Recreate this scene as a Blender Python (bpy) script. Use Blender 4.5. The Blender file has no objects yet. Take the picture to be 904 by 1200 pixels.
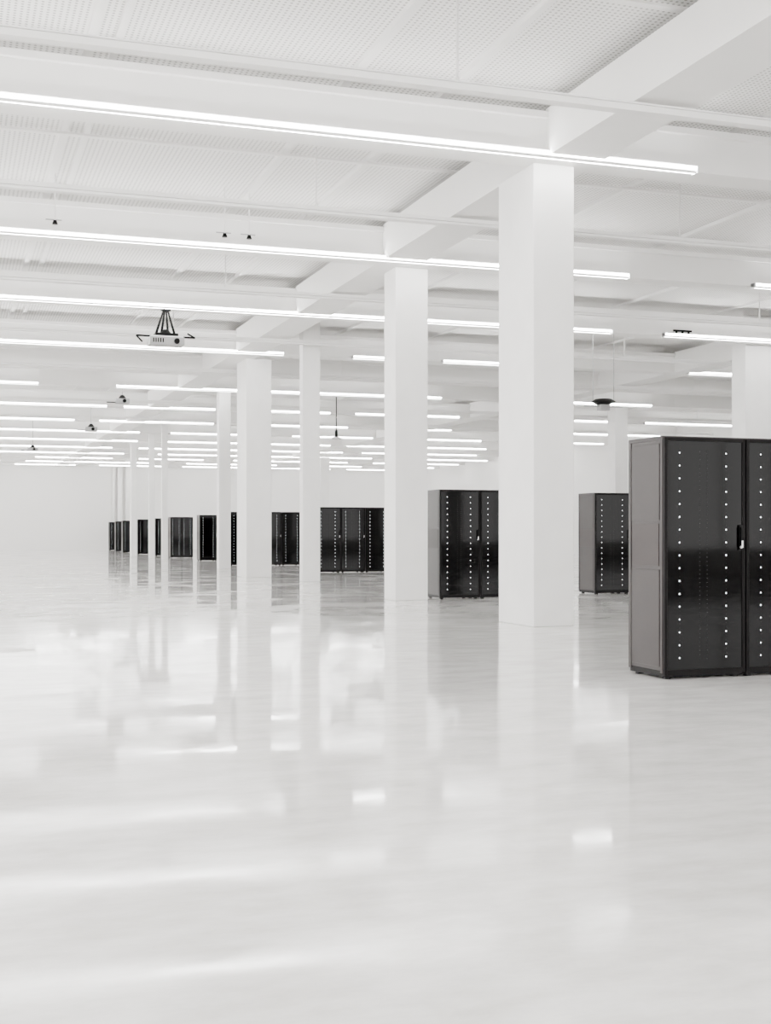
import bpy, bmesh, math, random
from mathutils import Vector, Matrix
random.seed(7)
scn = bpy.context.scene
scn.view_settings.view_transform = 'AgX'
scn.view_settings.exposure = 1.82
COL = scn.collection

# ------------------------------------------------------------ materials
def new_mat(name):
    m = bpy.data.materials.new(name); m.use_nodes = True
    nt = m.node_tree
    return m, nt, nt.nodes['Principled BSDF']

def plain(name, col, rough=0.5, metal=0.0, spec=0.5, noise=0.0, nscale=3.0):
    m, nt, b = new_mat(name)
    b.inputs['Base Color'].default_value = (*col, 1)
    b.inputs['Roughness'].default_value = rough
    b.inputs['Metallic'].default_value = metal
    b.inputs['Specular IOR Level'].default_value = spec
    if noise:
        tc = nt.nodes.new('ShaderNodeTexCoord')
        n = nt.nodes.new('ShaderNodeTexNoise'); n.inputs['Scale'].default_value = nscale
        n.inputs['Detail'].default_value = 5
        r = nt.nodes.new('ShaderNodeValToRGB')
        r.color_ramp.elements[0].position = 0.3; r.color_ramp.elements[1].position = 0.7
        r.color_ramp.elements[0].color = tuple(c*(1-noise) for c in col)+(1,)
        r.color_ramp.elements[1].color = (*col, 1)
        nt.links.new(tc.outputs['Object'], n.inputs['Vector'])
        nt.links.new(n.outputs['Fac'], r.inputs['Fac'])
        nt.links.new(r.outputs['Color'], b.inputs['Base Color'])
    return m

def emit(name, col, s):
    m, nt, b = new_mat(name)
    b.inputs['Base Color'].default_value = (*col, 1)
    b.inputs['Emission Color'].default_value = (*col, 1)
    b.inputs['Emission Strength'].default_value = s
    return m

M_wall = plain('painted_wall', (0.90, 0.890, 0.874), 0.6, noise=0.02, nscale=0.6)
M_col = plain('plaster_column', (0.90, 0.891, 0.876), 0.45, noise=0.06, nscale=2.2)
M_beam = plain('painted_beam', (0.92, 0.911, 0.896), 0.55, noise=0.02)
M_trim = plain('white_trim', (0.90, 0.891, 0.876), 0.5, noise=0.02)
M_house = plain('fixture_housing', (0.9, 0.9, 0.9), 0.4)
M_tube = emit('led_tube', (1.0, 0.99, 0.975), 22.0)
M_body = plain('rack_steel', (0.024, 0.0178, 0.0173), 0.36, spec=0.24, noise=0.12, nscale=4)
M_bodyl = plain('rack_steel_panel', (0.034, 0.0258, 0.0250), 0.42, spec=0.22)
M_frame = plain('rack_frame', (0.0024, 0.0017, 0.0018), 0.35, spec=0.08, noise=0.2)
M_glass = plain('rack_door_glass', (0.0008, 0.0006, 0.0007), 0.05, spec=0.10, noise=0.3, nscale=6)
M_led = emit('led_white', (0.90, 0.96, 1.0), 1.3)
M_leddim = plain('led_off', (0.014, 0.014, 0.015), 0.4, spec=0.2)
M_steel = plain('brushed_steel', (0.55, 0.55, 0.55), 0.3, metal=0.9, noise=0.1)
M_black = plain('black_plastic', (0.002, 0.002, 0.002), 0.45, spec=0.12, noise=0.2)
M_grey = plain('grey_plastic', (0.35, 0.35, 0.35), 0.5, noise=0.05)

# perforated ceiling
M_ceil, nt, b = new_mat('perforated_ceiling')
tc = nt.nodes.new('ShaderNodeTexCoord')
v = nt.nodes.new('ShaderNodeTexVoronoi'); v.voronoi_dimensions = '2D'
v.inputs['Scale'].default_value = 15.0; v.inputs['Randomness'].default_value = 0.0
r = nt.nodes.new('ShaderNodeValToRGB')
r.color_ramp.elements[0].position = 0.18; r.color_ramp.elements[0].color = (0.40, 0.39, 0.38, 1)
r.color_ramp.elements[1].position = 0.30; r.color_ramp.elements[1].color = (0.92, 0.911, 0.896, 1)
nt.links.new(tc.outputs['Object'], v.inputs['Vector'])
nt.links.new(v.outputs['Distance'], r.inputs['Fac'])
nt.links.new(r.outputs['Color'], b.inputs['Base Color'])
b.inputs['Roughness'].default_value = 0.6

# polished floor: resin over fine mottled concrete
M_floor, nt, b = new_mat('polished_floor')
tc = nt.nodes.new('ShaderNodeTexCoord')
mp = nt.nodes.new('ShaderNodeMapping'); mp.inputs['Scale'].default_value = (0.8, 1.7, 1)
n1 = nt.nodes.new('ShaderNodeTexNoise'); n1.inputs['Scale'].default_value = 2.6; n1.inputs['Detail'].default_value = 11; n1.inputs['Roughness'].default_value = 0.7
r1 = nt.nodes.new('ShaderNodeValToRGB')
r1.color_ramp.elements[0].position = 0.32; r1.color_ramp.elements[0].color = (0.67, 0.660, 0.640, 1)
r1.color_ramp.elements[1].position = 0.62; r1.color_ramp.elements[1].color = (0.88, 0.870, 0.855, 1)
n3 = nt.nodes.new('ShaderNodeTexNoise'); n3.inputs['Scale'].default_value = 0.9; n3.inputs['Detail'].default_value = 7
mr = nt.nodes.new('ShaderNodeMapRange'); mr.inputs['From Min'].default_value = 0.35; mr.inputs['From Max'].default_value = 0.62
mr.inputs['To Min'].default_value = 0.03; mr.inputs['To Max'].default_value = 0.115
n2 = nt.nodes.new('ShaderNodeTexNoise'); n2.inputs['Scale'].default_value = 1.6; n2.inputs['Detail'].default_value = 2
bp = nt.nodes.new('ShaderNodeBump'); bp.inputs['Strength'].default_value = 0.03; bp.inputs['Distance'].default_value = 0.03
L = nt.links.new
L(tc.outputs['Object'], mp.inputs['Vector']); L(mp.outputs['Vector'], n1.inputs['Vector'])
L(n1.outputs['Fac'], r1.inputs['Fac']); L(r1.outputs['Color'], b.inputs['Base Color'])
L(tc.outputs['Object'], n3.inputs['Vector'])
L(n3.outputs['Fac'], mr.inputs['Value']); L(mr.outputs['Result'], b.inputs['Roughness'])
L(tc.outputs['Object'], n2.inputs['Vector']); L(n2.outputs['Fac'], bp.inputs['Height']); L(bp.outputs['Normal'], b.inputs['Normal'])
b.inputs['IOR'].default_value = 1.50

# ------------------------------------------------------------ mesh builder
class MB:
    def __init__(s): s.bm = bmesh.new(); s.mats = []
    def mi(s, m):
        if m not in s.mats: s.mats.append(m)
        return s.mats.index(m)
    def box(s, x0, x1, y0, y1, z0, z1, m):
        vs = [s.bm.verts.new(p) for p in ((x0,y0,z0),(x1,y0,z0),(x1,y1,z0),(x0,y1,z0),(x0,y0,z1),(x1,y0,z1),(x1,y1,z1),(x0,y1,z1))]
        i = s.mi(m)
        for f in ((0,3,2,1),(4,5,6,7),(0,1,5,4),(1,2,6,5),(2,3,7,6),(3,0,4,7)):
            s.bm.faces.new([vs[k] for k in f]).material_index = i
    def disc(s, x, y, z, rad, m, n=8):   # facing -Y
        vs = [s.bm.verts.new((x+rad*math.cos(2*math.pi*k/n), y, z+rad*math.sin(2*math.pi*k/n))) for k in range(n)]
        s.bm.faces.new(vs).material_index = s.mi(m)
    def tube(s, p0, p1, r0, r1, m, n=12):
        p0 = Vector(p0); p1 = Vector(p1); d = (p1-p0); Lh = d.length
        rot = d.to_track_quat('Z', 'Y').to_matrix().to_4x4()
        mat = Matrix.Translation((p0+p1)/2) @ rot
        res = bmesh.ops.create_cone(s.bm, cap_ends=True, segments=n, radius1=r0, radius2=r1, depth=Lh, matrix=mat)
        i = s.mi(m)
        for vv in res['verts']:
            for f in vv.link_faces: f.material_index = i
    def mesh(s, name, bevel=0):
        me = bpy.data.meshes.new(name); s.bm.normal_update(); s.bm.to_mesh(me); s.bm.free()
        for m in s.mats: me.materials.append(m)
        return me
    def obj(s, name, loc=(0,0,0), bevel=0, parent=None):
        o = bpy.data.objects.new(name, s.mesh(name)); COL.objects.link(o); o.location = loc
        if bevel:
            md = o.modifiers.new('Bevel', 'BEVEL'); md.width = bevel; md.segments = 2; md.limit_method = 'ANGLE'
        if parent: o.parent = parent
        return o

# ------------------------------------------------------------ room shell
XL, XR, YB, YF, ZC = -14.0, 34.0, -12.0, 93.6, 6.75
m = MB(); m.box(XL-0.3, XR+0.3, YB-0.3, YF+0.3, -0.2, 0, M_floor); m.obj('floor')
m = MB(); m.box(XL-0.3, XR+0.3, YB-0.3, YF+0.3, ZC, ZC+0.2, M_ceil); m.obj('ceiling')
m = MB(); m.box(XL-0.3, XR+0.3, YF, YF+0.3, 0, ZC, M_wall); m.obj('wall_back')
m = MB(); m.box(XR, XR+0.3, YB, YF, 0, ZC, M_wall); m.obj('wall_right')
# left wall with tall window openings, same for wall behind the viewpoint
m = MB()
m.box(XL-0.3, XL, YB, YF, 0, 0.7, M_wall); m.box(XL-0.3, XL, YB, YF, 5.9, ZC, M_wall)
y = YB
while y < YF:
    m.box(XL-0.3, XL, y, min(y+0.7, YF), 0.7, 5.9, M_wall); y += 6.0
m.obj('wall_left')
m = MB()
m.box(XL, XR, YB-0.3, YB, 0, 0.7, M_wall); m.box(XL, XR, YB-0.3, YB, 5.9, ZC, M_wall)
x = XL
while x < XR:
    m.box(x, min(x+0.7, XR), YB-0.3, YB, 0.7, 5.9, M_wall); x += 6.0
m.obj('wall_rear')
def winframe(name, horiz, a0, a1, c):
    m = MB()
    def bx(p, q, z0, z1):
        if horiz: m.box(p, q, c-0.18, c-0.10, z0, z1, M_trim)
        else: m.box(c-0.18, c-0.10, p, q, z0, z1, M_trim)
    bx(a0, a1, 0.7, 0.78); bx(a0, a1, 5.82, 5.9); bx(a0, a1, 3.9, 3.96)
    n = 3
    for k in range(n+1):
        p = a0 + (a1-a0-0.06)*k/n; bx(p, p+0.06, 0.78, 5.82)
    m.obj(name)
wi = 1
y = YB
while y+6.0 < YF+0.1:
    winframe('window_%d' % wi, False, y+0.7, min(y+6, YF), XL); wi += 1; y += 6.0
x = XL
while x+6.0 <= XR+0.1:
    winframe('window_%d' % wi, True, x+0.7, x+6, YB); wi += 1; x += 6.0
m = MB(); m.box(XL, XR-0.03, YF-0.03, YF, 0, 0.12, M_trim); m.obj('baseboard_back')
m = MB(); m.box(XR-0.03, XR, YB, YF-0.03, 0, 0.12, M_trim); m.obj('baseboard_right')

# ------------------------------------------------------------ ceiling structure
ROWS = [2.0, 8.2, 14.5, 20.9, 26.8, 32.9, 37.6, 41.9, 48.6, 55.0, 60.8, 66.6, 72.2, 77.4, 82.4, 87.2, 91.3]
for k, yr in enumerate(ROWS):
    m = MB()
    m.box(XL, XR, yr+0.12, yr+0.62, 5.95, 6.42, M_beam)
    m.box(XL, XR, yr+0.05, yr+0.69, 6.42, 6.50, M_beam)
    m.obj('ceiling_beam')
for x0 in (-6.0, 7.13, 20.3):
    m = MB()
    last = YB
    for yr in ROWS + [YF]:
        e = yr+0.12 if yr != YF else YF
        if e > last: m.box(x0, x0+0.76, last, e, 5.95, 6.55, M_beam)
        last = yr+0.62
    m.obj('ceiling_girder')
m = MB()
for x in (-12.4, -9.3, -6.9, -3.2, -0.4, 1.45, 1.75, 4.55, 5.85, 10.2, 12.9, 15.4, 18.2, 23.0, 25.8, 28.6, 31.4):
    m.box(x, x+0.09, YB, YF, 6.69, 6.75, M_trim)
m.obj('trim_1')
m = MB()
for k in range(len(ROWS)-1):
    ym = (ROWS[k]+0.62+ROWS[k+1])/2
    m.box(XL, XR, ym-0.04, ym+0.04, 6.66, 6.69, M_trim)
m.obj('trim_2')
for k, yy in enumerate([12.3, 17.7, 24.1, 30.1, 36.2, 45.4, 51.9]):
    m = MB()
    h = 0.07 if k == 0 else 0.035
    m.box(XL+0.02, XR-0.02, yy, yy+0.14, 5.80, 5.80+h, M_trim)
    m.box(XL+0.02, XR-0.02, yy+0.01, yy+0.13, 5.81+h, 5.90, M_trim)
    xx = XL+1
    while xx < XR:
        m.box(xx, xx+0.03, yy+0.05, yy+0.08, 5.90, 5.949, M_trim)
        if not any(g-0.1 < xx < g+0.86 for g in (-6.0, 7.13, 20.3)):
            m.box(xx, xx+0.02, yy+0.05, yy+0.07, 5.94, ZC, M_trim)
        xx += 6.0
    m.obj('cable_tray')

# ------------------------------------------------------------ linear lights
SEGS = {
 0: [(-13, 9)], 1: [(-13, 9.5)],
 2: [(-13, 9.26)], 3: [(-13, 11.9), (14.6, 24)], 4: [(-13, 14.8), (16.2, 26)],
 5: [(-13, 8.4), (10.3, 11.9), (12.9, 16.5), (20.7, 25)],
 7: [(-13, 2.7), (5.1, 9.1), (10.2, 16.4), (20.4, 24.8)],
 8: [(-13, 5.6), (6.2, 9.7), (11.8, 14.3), (15.3, 19.8), (25, 26.9), (28.4, 33.5)],
 9: [(-13, 5.0), (6.0, 10.9), (12.4, 17), (19.5, 22), (26, 33)],
}
for k in range(10, len(ROWS)):
    x = -13.0; segs = []
    while x < 32:
        l = random.uniform(4, 9); segs.append((x, min(x+l, 33.5))); x += l + random.uniform(0.8, 2.5)
    SEGS[k] = segs
for k, segs in SEGS.items():
    yr = ROWS[k]
    for (a, c) in segs:
        m = MB()
        m.box(a, c, yr+0.0, yr+0.12, 5.93, 6.0, M_house)
        m.box(a, c, yr+0.02, yr+0.035, 5.905, 5.93, M_house)
        m.box(a+0.02, c-0.02, yr-0.022, yr, 5.950, 5.972, M_tube)
        m.box(a+0.02, c-0.02, yr+0.035, yr+0.065, 5.905, 5.93, M_tube)
        m.box(a, a+0.02, yr-0.03, yr+0.12, 5.90, 5.99, M_house)
        m.box(c-0.02, c, yr-0.03, yr+0.12, 5.90, 5.99, M_house)
        m.obj('linear_light')

# ------------------------------------------------------------ columns
cols = [(7.09,14.9,0.58,1.1),(7.54,21.54,0.62,0.62),(8.3,30.66,0.45,0.3),(7.65,34.1,0.70,1.2),(8.6,42.5,0.40,0.4),
        (9.31,59.2,0.28,0.2),(9.19,62.4,0.28,0.2),(9.2,68.8,0.3,0.6),(12.0,92.7,0.40,0.3),(11.47,93.0,0.33,0.3),(11.1,93.2,0.2,0.3),
        (19.15,27.8,1.0,0.6),(24.2,43.6,0.55,0.6),(22,62,0.6,0.6),(22,77,0.6,0.6),(-6,14.9,0.6,0.8),(-6,34.1,0.6,0.8),(-6,59,0.6,0.8),(20.4,12,.7,.7)]
def top_at(x, y, w, s):
    for yr in ROWS:
        if y < yr+0.62 and y+s > yr+0.12: return 5.95
    for x0 in (-6.0, 7.13, 20.3):
        if x < x0+0.76 and x+w > x0: return 5.95
    return ZC
for (x, y, w, s) in cols:
    t = top_at(x, y, w, s)
    m = MB(); m.box(0, w, 0, s, 0, t, M_col)
    m.obj('column', (x, y, 0), bevel=0.012)

# ------------------------------------------------------------ server racks
rack_cache = {}
def rack_mesh(w, dep):
    key = (w, dep)
    if key in rack_cache: return rack_cache[key]
    H = 2.0
    m = MB()
    for fx in (0.04, w-0.09):
        for fy in (0.05, dep-0.1):
            m.box(fx, fx+0.05, fy, fy+0.05, 0, 0.03, M_black)
    m.box(0.012, w-0.012, 0.03, dep-0.01, 0.02, 0.07, M_frame)            # plinth
    m.box(0.006, w-0.006, 0.035, dep-0.006, 0.07, H-0.03, M_body)          # carcass
    m.box(0.0, w, 0.028, dep, H-0.03, H, M_body)                           # top cap
    for sx, sg in ((0.0, -1), (w-0.006, 1)):
        m.box(sx, sx+0.006, 0.03, 0.065, 0.05, H-0.03, M_body)             # corner posts
        m.box(sx, sx+0.006, dep-0.04, dep, 0.05, H-0.03, M_body)
        m.box(sx+0.002, sx+0.006, 0.09, dep-0.06, 0.93, 1.28, M_bodyl)
        m.box(sx+0.001, sx+0.006, 0.08, dep-0.05, 1.31, H-0.06, M_body)
        m.box(sx+0.001, sx+0.006, 0.08, dep-0.05, 0.10, 0.90, M_body)
    f = 0.028
    m.box(0.004, 0.004+f, 0.0, 0.03, 0.035, H-0.012, M_frame)
    m.box(w-0.004-f, w-0.004, 0.0, 0.03, 0.035, H-0.012, M_frame)
    m.box(0.004+f, w-0.004-f, 0.0, 0.03, H-0.012-f, H-0.012, M_frame)
    m.box(0.004+f, w-0.004-f, 0.0, 0.03, 0.035, 0.035+f*1.6, M_frame)
    m.box(0.004+f, w-0.004-f, 0.008, 0.03, 0.035+f*1.6, H-0.012-f, M_glass)
    z = 0.16
    while z < H-0.12:
        for cx in (0.43, 0.52):
            m.box(w*cx, w*cx+0.010, 0.006, 0.008, z, z+0.005, M_leddim)
        z += 0.035
    for cx in (0.19, 0.76):
        z = 0.175
        while z < H-0.08:
            m.disc(w*cx, 0.0052, z, 0.0066, M_led)
            m.box(w*cx-0.010, w*cx+0.010, 0.006, 0.008, z-0.012, z+0.012, M_frame)
            m.disc(w*cx+0.001, 0.0052, z+0.035, 0.0028, M_leddim, 6)
            m.disc(w*cx+0.001, 0.0052, z+0.07, 0.0028, M_leddim, 6)
            z += 0.1055
    hx = w*0.935
    m.box(hx-0.016, hx+0.016, -0.010, 0.0, 1.06, 1.27, M_black)
    m.box(hx-0.010, hx+0.010, -0.028, -0.010, 1.10, 1.25, M_black)
    m.box(hx-0.008, hx+0.008, -0.031, -0.028, 1.08, 1.14, M_steel)
    m.tube((hx, -0.014, 1.085), (hx, -0.002, 1.085), 0.012, 0.012, M_steel)
    rack_cache[key] = m.mesh('server_rack_mesh')
    return rack_cache[key]
def rack(x, y, n, w=0.78, dep=0.7):
    for k in range(n):
        o = bpy.data.objects.new('server_rack', rack_mesh(w, dep)); COL.objects.link(o)
        o.location = (x+k*(w+0.004), y, 0)
        md = o.modifiers.new('Bevel', 'BEVEL'); md.width = 0.002; md.segments = 1
rack(5.54, 9.17, 3, 0.78, 0.58)
rack(8.45, 21.7, 2, 0.80, 0.72)
rack(12.04, 22.5, 2, 0.80, 0.70)
rack(10.60, 37.55, 3)
rack(11.0, 46.5, 2)
rack(9.9, 46.9, 1)
rack(10.3, 55.1, 1)
rack(10.25, 62.5, 2, 0.55)
rack(10.4, 68.3, 1)
rack(10.2, 73.6, 1)
rack(10.3, 81.0, 1)
rack(10.5, 86.2, 1)
rack(10.7, 91.4, 1)

# ------------------------------------------------------------ hung equipment
m = MB()
m.box(-0.36,0.36,-0.22,0.22,-0.10,0.06,M_grey); m.box(-0.34,0.34,-0.20,0.20,0.06,0.085,M_house)
m.tube((0.2,-0.27,-0.02),(0.2,-0.2,-0.02),0.055,0.065,M_black,16)
for k in range(5): m.box(-0.3+k*0.05,-0.275+k*0.05,-0.225,-0.2,-0.06,0.03,M_black)
m.box(-0.62,0.62,-0.025,0.025,0.08,0.11,M_black); m.box(-0.24,0.24,-0.16,0.16,0.085,0.15,M_black)
m.tube((0,0,0.12),(0,0,0.24),0.16,0.05,M_black,12)
for sx in (-0.22,-0.1,0.05,0.2): m.tube((sx,0,0.1),(sx*0.2,0,0.66),0.028,0.019,M_black,8)
m.tube((-0.62,0,0.095),(-0.5,-0.05,-0.04),0.018,0.018,M_black,8); m.tube((0.62,0,0.095),(0.45,-0.1,0.16),0.018,0.018,M_black,8)
m.box(-0.1,0.1,-0.06,0.06,0.64,0.68,M_black)
m.obj('ceiling_projector',(4.19,27.15,5.27)).location.x = 4.2+0.15
m = MB()
m.tube((0,0,0),(0,0,0.07),0.14,0.30,M_black,24); m.tube((0,0,0.07),(0,0,0.13),0.30,0.2,M_black,24)
m.box(-0.5,0.5,-0.02,0.02,-0.06,-0.03,M_grey); m.box(-0.12,0.12,-0.1,0.1,-0.14,0.0,M_grey)
for sx in (-0.28,0.28): m.tube((sx,0,0.08),(sx,0,1.69),0.008,0.008,M_grey,6)
m.obj('ceiling_dome_sensor',(14.75,27.15,4.26))
m = MB()
m.tube((0,0,0.2),(0,0,1.45),0.018,0.018,M_black,8); m.tube((0,0,0.02),(0,0,0.25),0.05,0.05,M_black,12)
m.tube((0,0,-0.05),(0,0,0.02),0.22,0.1,M_grey,16)
m.obj('ceiling_access_point',(12.65,42.3,4.5))
def cam_unit(x,y,z,top):
    m = MB()
    m.box(-0.22,0.22,-0.12,0.12,-0.08,0.08,M_grey); m.tube((0.05,-0.2,0),(0.05,-0.12,0),0.06,0.06,M_black)
    m.tube((0,0,0.08),(0,0,0.2),0.14,0.05,M_black,12)
    m.tube((0,0,0.2),(0,0,top-z),0.012,0.012,M_grey,6)
    m.box(-0.5,-0.2,-0.03,0.03,-0.06,-0.03,M_black)
    m.obj('ceiling_camera',(x,y,z))
cam_unit(5.05,48.95,5.1,5.95); cam_unit(5.35,42.2,5.5,5.95); cam_unit(3.6,60,5.0,ZC)
def sprinkler(x,y,top,z):
    m = MB(); m.tube((0,0,0.06),(0,0,top-z),0.012,0.012,M_trim,8); m.tube((0,0,0.0),(0,0,0.06),0.045,0.025,M_black,12); m.box(-0.14,0.10,-0.01,0.01,0.06,0.075,M_grey)
    m.obj('ceiling_sprinkler',(x,y,z))
for (x,y) in ((1.55,20.3),(4.2,20.3),(4.6,20.3)):
    sprinkler(x,y,ZC,5.96)
m = MB(); m.box(0,0.5,0,0.04,0,0.04,M_black)
for sx in (0.08,0.25,0.42): m.tube((sx,0.02,-0.04),(sx,0.02,0.015),0.025,0.025,M_black)
m.obj('cable_junction',(16.5,26.87,6.06))

# ------------------------------------------------------------ world
w = bpy.data.worlds.new('World'); scn.world = w; w.use_nodes = True
bg = w.node_tree.nodes['Background']
bg.inputs['Color'].default_value = (1.0, 0.990, 0.972, 1); bg.inputs['Strength'].default_value = 2.2

# ------------------------------------------------------------ camera
cd = bpy.data.cameras.new('camera'); co = bpy.data.objects.new('camera', cd); COL.objects.link(co)
cd.sensor_fit = 'VERTICAL'; cd.sensor_height = 24; cd.lens = 30.0
cd.shift_y = 25/1200; cd.clip_end = 300
co.location = (0, 0, 1.2); co.rotation_euler = (math.radians(90), 0, math.radians(-18.85))
scn.camera = co
